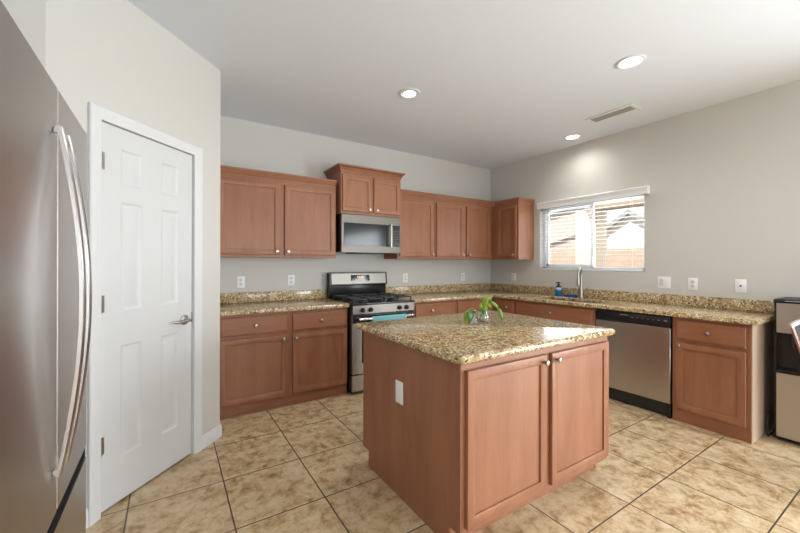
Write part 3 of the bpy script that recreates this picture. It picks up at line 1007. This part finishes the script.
dl = fr_door(0.0, seam - 0.003, 0.655, 1.780, True, False, 'fridge_door')
dr_ = fr_door(seam + 0.003, fw_, 0.655, 1.780, False, True, 'fridge_door')
fz = fr_door(0.0, fw_, 0.060, 0.612, True, True, 'freezer_drawer')
MB().box(0.004, fw_ - 0.004, 0.006, 0.072, 0.6125, 0.6545).build('drawer_grip', 'grip_black', fr)
for x, d_ in ((seam - 0.046, dl), (seam + 0.036, dr_)):
    pts = []
    for k in range(25):
        t = k / 24
        pts.append((x, -0.013 - 0.047 * math.sin(PI * t) ** 0.9, 0.768 + 0.900 * t))
    mb = MB()
    loops = []
    for px, py, pz in pts:
        th, wd = 0.006, 0.012
        loops.append([(px - wd, py + th, pz), (px - wd, py - th * 0.3, pz), (px - wd * 0.55, py - th, pz), (px + wd * 0.55, py - th, pz), (px + wd, py - th * 0.3, pz), (px + wd, py + th, pz)])
    mb.rings(loops)
    mb.s = [True] * len(mb.s)
    for z in (0.778, 1.658):
        mb.box(x - 0.007, x + 0.007, -0.012, -0.0005, z - 0.008, z + 0.008, 0.002)
    mb.build('handle', 'bright_steel', d_)
for x in (0.05, fw_ - 0.05):
    MB().box(x - 0.03, x + 0.03, 0.02, 0.14, 1.7805, 1.795, 0.004).build('hinge_cover', 'black_matte', fr)
for x in (0.08, fw_ - 0.08):
    for y in (0.15, 0.70):
        MB().lathe([(0.02, 0.0), (0.02, 0.03)], (x, y, 0), 'z', 12).build('foot', 'black_matte', fr)

# ------------------------------------------------------------------ water cooler by the right wall
wc = thing('water_cooler', 'black and stainless steel bottom-load water cooler at the right end', 'water cooler', (3.868, 0.770, 0), -PI / 2)
cw, cdp = 0.31, 0.345
mb = MB()
mb.box(0, cw, 0.012, cdp, 0.012, 0.515, 0.004).box(0, cw, 0.075, cdp, 0.515, 0.797, 0.002).box(0, cw, 0.012, cdp, 0.797, 1.035, 0.004)
mb.box(0, 0.014, 0.010, 0.08, 0.515, 0.797).box(cw - 0.014, cw, 0.010, 0.08, 0.515, 0.797)
mb.build('cooler_body', 'black', wc)
MB().box(-0.003, cw + 0.003, 0.002, cdp, 1.0355, 1.056, 0.006, 2).build('top_lid', 'black_matte', wc)
MB().box(0.014, cw - 0.010, 0.0, 0.0115, 0.806, 1.028, 0.003).build('upper_panel', 'steel', wc)
MB().box(0.014, cw - 0.010, 0.0, 0.0115, 0.030, 0.507, 0.003).build('lower_door', 'steel', wc)
MB().box(0.014, cw - 0.014, 0.012, 0.074, 0.5155, 0.527, 0.002).build('drip_tray', 'black_matte', wc)
for x in (0.09, 0.155, 0.22):
    MB().lathe([(0.0, 0.700), (0.010, 0.700), (0.013, 0.745), (0.016, 0.796)], (x, 0.045, 0), 'z', 12).build('spout', 'black_matte', wc)
MB().box(0.145, 0.20, -0.0015, -0.0001, 0.965, 0.985).build('sticker', 'white_plastic', wc)
MB().box(0.06, 0.16, -0.003, 0.0009, 1.041, 1.047, 0.001).build('indicator', 'bright_steel', wc)
for x in (0.03, cw - 0.03):
    for y in (0.04, cdp - 0.04):
        MB().lathe([(0.014, 0.0), (0.014, 0.012)], (x, y, 0), 'z', 10).build('foot', 'black_matte', wc)
cordpts = [(4.16, 0.796, 0.30), (4.13, 0.800, 0.12), (4.05, 0.802, 0.016), (3.95, 0.802, 0.008), (3.875, 0.800, 0.010), (3.86, 0.803, 0.06), (3.875, 0.803, 0.14), (3.92, 0.803, 0.20)]
def smooth_path(p, sub=6):
    p = [Vector(x) for x in p]
    out = []
    for i in range(len(p) - 1):
        a, b_, c, d = p[max(i - 1, 0)], p[i], p[i + 1], p[min(i + 2, len(p) - 1)]
        for k in range(sub):
            t = k / sub
            out.append(0.5 * ((2 * b_) + (c - a) * t + (2 * a - 5 * b_ + 4 * c - d) * t * t + (3 * b_ - a - 3 * c + d) * t ** 3))
    out.append(p[-1])
    return out
tag(MB().tube(smooth_path(cordpts), 0.004, 8).build('power_cord', 'black_matte'), 'black power cord looping in the gap between end cabinet and water cooler', 'cord')

# ------------------------------------------------------------------ dining chair at the right edge
ch = thing('dining_chair', 'brown wooden dining chair with pale top edge cut off by the right picture edge', 'chair', (3.413, 0.268, 0), math.radians(-60))
def ring_leg(x, y, tx, ty):
    return MB().tube([(x, y, 0.44), (tx, ty, 0.0)], [0.020, 0.013], 10)
for x, y, tx, ty in ((-0.19, -0.18, -0.21, -0.21), (0.19, -0.18, 0.21, -0.21), (-0.17, 0.17, -0.19, 0.23), (0.17, 0.17, 0.19, 0.23)):
    ring_leg(x, y, tx, ty).build('leg', 'chair_wood', ch)
MB().box(-0.215, 0.215, -0.21, 0.20, 0.425, 0.450, 0.008, 2).build('seat_frame', 'chair_wood', ch)
MB().box(-0.21, 0.21, -0.205, 0.17, 0.4505, 0.495, 0.018, 3).build('seat', 'chair_seat', ch)
# curved, flaring back shell
def back_pt(u, t, off):
    hw = 0.165 + 0.095 * t                       # widens to the top
    a = u * math.radians(62)
    x = hw * math.sin(a) / math.sin(math.radians(62))
    y = 0.205 + 0.085 * t - 0.11 * (1 - math.cos(a)) + off
    z = 0.4505 + 0.53 * t - 0.05 * (u * u) * t
    return (x, y, z)
def shell(u0, u1, t0, t1, o0, o1, nu=14, nt_=8):
    mb = MB()
    fr_v = [back_pt(u0 + (u1 - u0) * i / nu, t0 + (t1 - t0) * j / nt_, o0) for i in range(nu + 1) for j in range(nt_ + 1)]
    bk_v = [back_pt(u0 + (u1 - u0) * i / nu, t0 + (t1 - t0) * j / nt_, o1) for i in range(nu + 1) for j in range(nt_ + 1)]
    n1 = nt_ + 1
    K = len(fr_v)
    faces = []
    for i in range(nu):
        for j in range(nt_):
            a = i * n1 + j
            faces.append([a, a + n1, a + n1 + 1, a + 1])
            faces.append([K + a, K + a + 1, K + a + n1 + 1, K + a + n1])
    for i in range(nu):
        for j in (0, nt_):
            a = i * n1 + j
            faces.append([a, a + n1, K + a + n1, K + a])
    for j in range(nt_):
        for i in (0, nu):
            a = i * n1 + j
            faces.append([a, a + 1, K + a + 1, K + a])
    return mb.add(fr_v + bk_v, faces, True)
shell(-0.97, 0.97, 0.03, 0.955, -0.012, 0.006).build('backrest_pad', 'chair_seat', ch)
for s in (-1, 1):
    shell(min(s, s * 1.10), max(s, s * 1.10), 0.0, 0.955, -0.018, 0.014, 2).build('back_post', 'chair_wood', ch)
shell(-1.10, 1.10, 0.957, 1.0, -0.020, 0.016, 18, 2).build('top_rail', 'chair_edge', ch)

# ------------------------------------------------------------------ plants in glass on the island
def leaf_mesh(mb, base, tip, width, droop=0.0, fold=0.25, normal=Vector((0, 0, 1)), nseg=8):
    base, tip = Vector(base), Vector(tip)
    ax = tip - base
    L = ax.length
    ax.normalize()
    side = ax.cross(normal).normalized()
    nn = side.cross(ax).normalized()
    verts, faces = [], []
    for i in range(nseg + 1):
        t = i / nseg
        wd = width * 0.5 * (math.sin(PI * min(1.0, t ** 0.62)) ** 0.8 if 0 < t < 1 else 0.02)
        c = base + ax * (L * t) + nn * (droop * -4 * (t - 0.0) * (t - 1.0) * L)
        verts += [c - side * wd + nn * wd * fold, c - nn * 0.0, c + side * wd + nn * wd * fold]
    for i in range(nseg):
        a = i * 3
        faces += [[a, a + 1, a + 4, a + 3], [a + 1, a + 2, a + 5, a + 4]]
    mb.add(verts, faces, True)

def solid(o, t=0.0008):
    md = o.modifiers.new('thickness', 'SOLIDIFY')
    md.thickness = t
    return o

IZ = 0.9142
jr = thing('plant_jar', 'round glass jar holding trailing pothos cuttings on the island', 'plant', (1.838, 1.765, IZ))
MB().lathe([(0.0, 0.0), (0.034, 0.0), (0.044, 0.006), (0.047, 0.03), (0.044, 0.055), (0.036, 0.068), (0.036, 0.078), (0.0335, 0.078), (0.0335, 0.067), (0.042, 0.053), (0.0445, 0.03), (0.042, 0.009), (0.0, 0.005)], (0, 0, 0), 'z', 28).build('jar', 'jar', jr)
MB().lathe([(0.0, 0.0055), (0.041, 0.0095), (0.0438, 0.03), (0.0435, 0.038), (0.0, 0.038)], (0, 0, 0), 'z', 28).build('water', 'water', jr)
right = Vector((0.848, -0.530, 0))     # across the picture
fwd = Vector((0.530, 0.848, 0))
def V(r, f, z): return right * r + fwd * f + Vector((0, 0, z))
stems = [
    [V(0.0, 0, 0.02), V(-0.005, 0, 0.075), V(0.015, 0.0, 0.115), V(0.05, 0.005, 0.128), V(0.085, 0.005, 0.108), V(0.112, 0.0, 0.075), V(0.122, -0.005, 0.045)],
    [V(-0.01, 0.01, 0.02), V(-0.015, 0.0, 0.08), V(0.0, 0.0, 0.135), V(0.03, 0.0, 0.158), V(0.06, 0.0, 0.150)],
    [V(-0.012, -0.01, 0.02), V(-0.018, -0.01, 0.08), V(-0.025, -0.01, 0.115)],
]
for st in stems:
    MB().tube(smooth_path(st, 5), 0.0028, 7).build('stem', 'stem', jr)
camdir = Vector((-0.6, -0.8, 0.35)).normalized()
leaves = [
    (V(0.105, -0.005, 0.098), V(0.128, -0.012, 0.012), 0.036, 'leaf', camdir),
    (V(0.045, 0.0, 0.140), V(0.108, 0.0, 0.100), 0.034, 'leaf', camdir),
    (V(0.000, 0.0, 0.150), V(0.062, -0.01, 0.172), 0.038, 'leaf_light', camdir),
    (V(-0.012, -0.01, 0.105), V(0.028, -0.03, 0.150), 0.044, 'leaf_light', camdir),
    (V(-0.020, -0.01, 0.075), V(-0.022, -0.025, 0.135), 0.040, 'leaf_light', camdir),
    (V(0.005, -0.015, 0.118), V(0.006, -0.045, 0.060), 0.046, 'leaf', camdir),
    (V(-0.004, -0.036, 0.095), V(-0.012, -0.052, 0.052), 0.032, 'leaf_dark', camdir),
    (V(0.030, 0.0, 0.125), V(0.052, -0.02, 0.098), 0.026, 'leaf_light', camdir),
    (V(0.010, 0.02, 0.140), V(-0.014, 0.02, 0.162), 0.026, 'leaf', camdir),
]
for a, b_, wdt, m, nrm in leaves:
    mb = MB()
    leaf_mesh(mb, a, b_, wdt * 0.74, 0.10, 0.22, nrm)
    solid(mb.build('leaf', m, jr))
bt = thing('bottle_vase', 'small glass bottle with brown twine neck and one dark leaf leaning left on the island', 'plant', (1.735, 1.745, IZ))
MB().lathe([(0.0, 0.0), (0.022, 0.0), (0.026, 0.004), (0.027, 0.04), (0.024, 0.055), (0.013, 0.070), (0.012, 0.088), (0.015, 0.092), (0.012, 0.094), (0.010, 0.088), (0.011, 0.070), (0.022, 0.053), (0.025, 0.04), (0.024, 0.006), (0.0, 0.004)], (0, 0, 0), 'z', 24).build('bottle', 'jar', bt)
mb = MB()
for k in range(3):
    zc = 0.072 + k * 0.005
    mb.tube([(0.0152 * math.cos(t * PI / 8), 0.0152 * math.sin(t * PI / 8), zc) for t in range(17)], 0.0028, 7, False)
mb.tube([V(0.0, -0.016, 0.078), V(0.016, -0.024, 0.070), V(0.024, -0.026, 0.040), V(0.021, -0.028, 0.012)], 0.0022, 6)
mb.tube([V(0.0, -0.016, 0.078), V(0.006, -0.028, 0.062), V(0.008, -0.031, 0.020)], 0.0022, 6)
mb.build('twine', 'twine', bt)
MB().tube(smooth_path([V(0, 0, 0.02), V(0, 0, 0.085), V(-0.012, -0.01, 0.103), V(-0.045, -0.02, 0.097)], 5), 0.002, 7).build('stem', 'stem', bt)
mb = MB()
leaf_mesh(mb, V(-0.040, -0.02, 0.094), V(-0.044, -0.03, 0.000), 0.046, 0.12, 0.3, (camdir + right * 0.5).normalized())
solid(mb.build('leaf', 'leaf_dark', bt))
mb = MB()
leaf_mesh(mb, V(-0.044, -0.018, 0.092), V(-0.066, -0.022, 0.004), 0.034, 0.12, 0.3, (camdir - right * 0.5).normalized())
solid(mb.build('leaf', 'leaf_light', bt))

# ------------------------------------------------------------------ outlets and switches (local face at y=0 towards -y)
def outlet(label, loc, rotz, kind='duplex', group=None):
    t = thing('wall_outlet' if kind in ('duplex', 'decora') else ('light_switch' if kind == 'switch2' else 'wall_jack'), label, 'outlet' if kind in ('duplex', 'decora') else ('light switch' if kind == 'switch2' else 'wall jack'), loc, rotz, group)
    hw = 0.058 if kind == 'switch2' else 0.037
    hh = 0.063 if kind == 'decora' else 0.058
    MB().box(-hw, hw, -0.006, -0.0005, -hh, hh, 0.003, 2).build('cover_plate', 'white_plastic', t)
    if kind == 'duplex':
        for z in (-0.020, 0.020):
            s = MB().lathe([(0.0165, 0.0), (0.0165, 0.0015), (0.0, 0.0016)], (0, -0.0061, z), '-y', 18).build('socket', 'plate_grey', t)
            MB().box(-0.007, -0.0055, -0.0082, -0.0078, z - 0.004, z + 0.005).box(0.0055, 0.007, -0.0082, -0.0078, z - 0.004, z + 0.005).build('slots', 'slot', s)
    elif kind == 'decora':
        MB().box(-0.0165, 0.0165, -0.0078, -0.0062, -0.033, 0.033, 0.0006).build('socket', 'white_plastic', t)
    elif kind == 'switch2':
        for x in (-0.023, 0.023):
            MB().box(x - 0.0165, x + 0.0165, -0.0085, -0.0062, -0.033, 0.033, 0.001).build('rocker', 'plate_grey' if x < 0 else 'white_plastic', t)
    else:
        MB().lathe([(0.0075, 0.0), (0.0075, 0.006), (0.004, 0.006), (0.0, 0.0061)], (0, -0.0062, 0.0), '-y', 14).build('jack_port', 'slot', t)
    return t
outlet('white duplex outlet above the left worktop, nearest the pantry', (0.622, WY, 1.122), 0)
outlet('white duplex outlet above the left worktop, nearer the range', (1.135, WY, 1.130), 0)
outlet('white outlet on the back wall just right of the range', (2.64, WY, 1.125), 0)
outlet('white outlet on the back wall nearest the corner', (3.655, WY, 1.120), 0)
outlet('white outlet on the right wall under the corner wall cabinet', (WX, 3.465, 1.122), -PI / 2)
outlet('white double rocker light switch right of the window', (WX, 1.612, 1.130), -PI / 2, 'switch2')
outlet('white duplex outlet on the right wall between light switch and wall jack', (WX, 1.380, 1.127), -PI / 2)
outlet('white wall jack plate with a black port above the end cabinet', (WX, 1.042, 1.127), -PI / 2, 'jack')
outlet('white outlet on the island side panel', (IX0, 1.690, 0.592), -PI / 2, 'decora')

# ------------------------------------------------------------------ ceiling
def can_light(x, y, label, energy, gim=False):
    t = thing('ceiling_light', label, 'ceiling light', (x, y, H), 0, 'recessed ceiling lights')
    MB().lathe([(0.072, -0.0005), (0.094, -0.0005), (0.094, -0.004), (0.086, -0.009), (0.074, -0.009), (0.070, -0.004), (0.068, -0.0015)], (0, 0, 0), 'z', 36).build('trim_ring', 'trim', t)
    if gim:
        MB().lathe([(0.069, -0.0012), (0.060, -0.0016), (0.0, -0.0018)], (0, 0, 0), 'z', 36).build('baffle', 'plate_grey', t)
        MB().lathe([(0.052, -0.0020), (0.047, -0.0060), (0.0, -0.0080)], (0.006, 0.008, 0), 'z', 30).build('lens', 'lamp_on', t)
    else:
        MB().lathe([(0.069, -0.0012), (0.062, -0.0030), (0.030, -0.0046), (0.0, -0.0050)], (0, 0, 0), 'z', 36).build('lens', 'lamp_on', t)
    lamp('ceiling_lamp_glow', 'SPOT', (x, y, H - 0.02), energy, (1.0, 0.97, 0.92), (0, 0, 0), spot_size=math.radians(165), spot_blend=1.0, shadow_soft_size=0.06)
    return t
can_light(1.748, 2.530, 'recessed ceiling light with white ring over the range side of the island', 44, True)
can_light(2.823, 1.286, 'largest recessed ceiling light, right of the picture centre near the front', 46)
can_light(3.936, 2.400, 'recessed ceiling light close to the right wall above the window', 18)

vt = thing('ceiling_vent', 'white rectangular air vent with dark louvers in the ceiling', 'vent', (3.647, 1.825, H))
mb = MB()
for a, b_, c, d in ((-0.085, -0.055, -0.215, 0.215), (0.055, 0.085, -0.215, 0.215), (-0.055, 0.055, -0.215, -0.185), (-0.055, 0.055, 0.185, 0.215)):
    mb.box(a, b_, c, d, -0.010, -0.0005, 0.002)
mb.build('vent_frame', 'vent', vt)
MB().box(-0.055, 0.055, -0.185, 0.185, -0.0020, -0.0005).build('duct_opening', 'duct', vt)
mb = MB()
for i in range(7):
    xx = -0.045 + i * 0.015
    mb.box(-0.007, 0.007, -0.184, 0.184, -0.0006, 0.0006, 0, 1, Matrix.Translation((xx, 0, -0.0075)) @ Matrix.Rotation(math.radians(42), 4, 'Y'))
mb.box(-0.054, 0.054, -0.004, 0.004, -0.0095, -0.003)
mb.build('louvers', 'louver', vt)

# ------------------------------------------------------------------ outside the window
struct(MB().box(WX + 0.15, 40, -25, 45, -0.20, -0.05).build('ground', 'earth'))
pc = thing('patio_cover', 'pale stucco patio post and brown beam outside the window', 'patio cover', (7.0, 3.8, -0.05))
MB().box(0.0, 0.41, 0.0, 0.40, 0.0, 2.42).build('post', 'stucco_post', pc)
MB().box(-0.02, 0.43, -6.0, 0.22, 2.42, 3.00).build('beam', 'beam', pc)
MB().add([(-0.05, 0.22, 2.55), (-0.05, 0.06, 2.16), (-0.05, -0.02, 2.16), (-0.05, -0.02, 2.55), (-0.002, 0.22, 2.55), (-0.002, 0.06, 2.16), (-0.002, -0.02, 2.16), (-0.002, -0.02, 2.55)],
         [[0, 1, 2, 3], [7, 6, 5, 4], [0, 4, 5, 1], [1, 5, 6, 2], [2, 6, 7, 3], [3, 7, 4, 0]]).build('brace', 'beam', pc)
tag(MB().box(13.0, 13.2, -8, 20, -0.05, 1.83).build('block_fence', 'block'), 'brown concrete block fence across the yard outside', 'fence')

def house(label, x0, x1, y0, y1, eave, peak, m, ov=0.35, ridge='x'):
    t = thing('house', label, 'house', ((x0 + x1) / 2, (y0 + y1) / 2, -0.05))
    hx, hy = (x1 - x0) / 2, (y1 - y0) / 2
    mb = MB().box(-hx, hx, -hy, hy, 0, eave)
    mb.add([(-hx, -hy, eave), (-hx, hy, eave), (-hx, 0, peak), (hx, -hy, eave), (hx, hy, eave), (hx, 0, peak)], [[0, 1, 2], [3, 5, 4], [0, 2, 5, 3], [1, 4, 5, 2], [0, 3, 4, 1]])
    mb.build('house_wall', m, t)
    sl = (peak - eave) / hy
    rf = MB()
    for s in (-1, 1):
        a = [( -hx - ov, s * (hy + ov), eave - sl * ov + 0.02), (hx + ov, s * (hy + ov), eave - sl * ov + 0.02), (hx + ov, 0, peak + 0.02), (-hx - ov, 0, peak + 0.02)]
        rf.add(a + [(x, y, z + 0.16) for x, y, z in a], [[0, 1, 2, 3], [4, 7, 6, 5], [0, 4, 5, 1], [1, 5, 6, 2], [2, 6, 7, 3], [3, 7, 4, 0]])
    r_ = rf.build('roof', 'roof', t)
    fb = MB()
    for s in (-1, 1):
        xe = -hx - ov - 0.03
        p = [(xe, s * (hy + ov), eave - sl * ov - 0.10), (xe, 0, peak - 0.10), (xe, 0, peak + 0.18), (xe, s * (hy + ov), eave - sl * ov + 0.18)]
        fb.add(p + [(x + 0.03, y, z) for x, y, z in p], [[0, 1, 2, 3], [7, 6, 5, 4], [0, 4, 5, 1], [1, 5, 6, 2], [2, 6, 7, 3], [3, 7, 4, 0]])
    fb.build('fascia', 'fascia', r_)
    return t
def extrude_x(poly, x0, x1):
    n = len(poly)
    return MB().add([(x0, y, z) for y, z in poly] + [(x1, y, z) for y, z in poly],
                    [list(range(n))[::-1], list(range(n, 2 * n))] + [[i, (i + 1) % n, n + (i + 1) % n, n + i] for i in range(n)])
th = thing('house', 'neighbouring tan stucco house seen through the left half of the window', 'house', (16.0, 9.0, -0.05), math.radians(31))
extrude_x([(0.0, 0.0), (5.0, 0.0), (5.0, 2.55), (0.4, 3.98), (0.0, 3.85)], 0, 7).build('house_wall', 'stucco_tan', th)
extrude_x([(5.5, 2.40), (0.4, 3.99), (-0.25, 3.79), (-0.25, 3.93), (0.4, 4.13), (5.5, 2.54)], -0.25, 7.2).build('roof', 'fascia', th)
extrude_x([(2.1, 2.10), (-0.2, 2.92), (-0.2, 3.06), (2.1, 2.24)], -0.18, -0.01).build('porch_roof', 'roof', th)
house('neighbouring white house with gable roof seen through the right half of the window', 25.0, 33, 7.9, 14.7, 2.3, 4.62, 'stucco_white', 0.5)

# repeats of one kind share a group
for o in bpy.data.objects:
    base = o.name.split('.')[0]
    if 'category' in o and base in ('base_cabinet', 'wall_cabinet', 'wall_outlet', 'house'):
        o['group'] = {'base_cabinet': 'base cabinets under the worktops', 'wall_cabinet': 'wall cabinets', 'wall_outlet': 'electrical outlets', 'house': 'neighbouring houses'}[base]
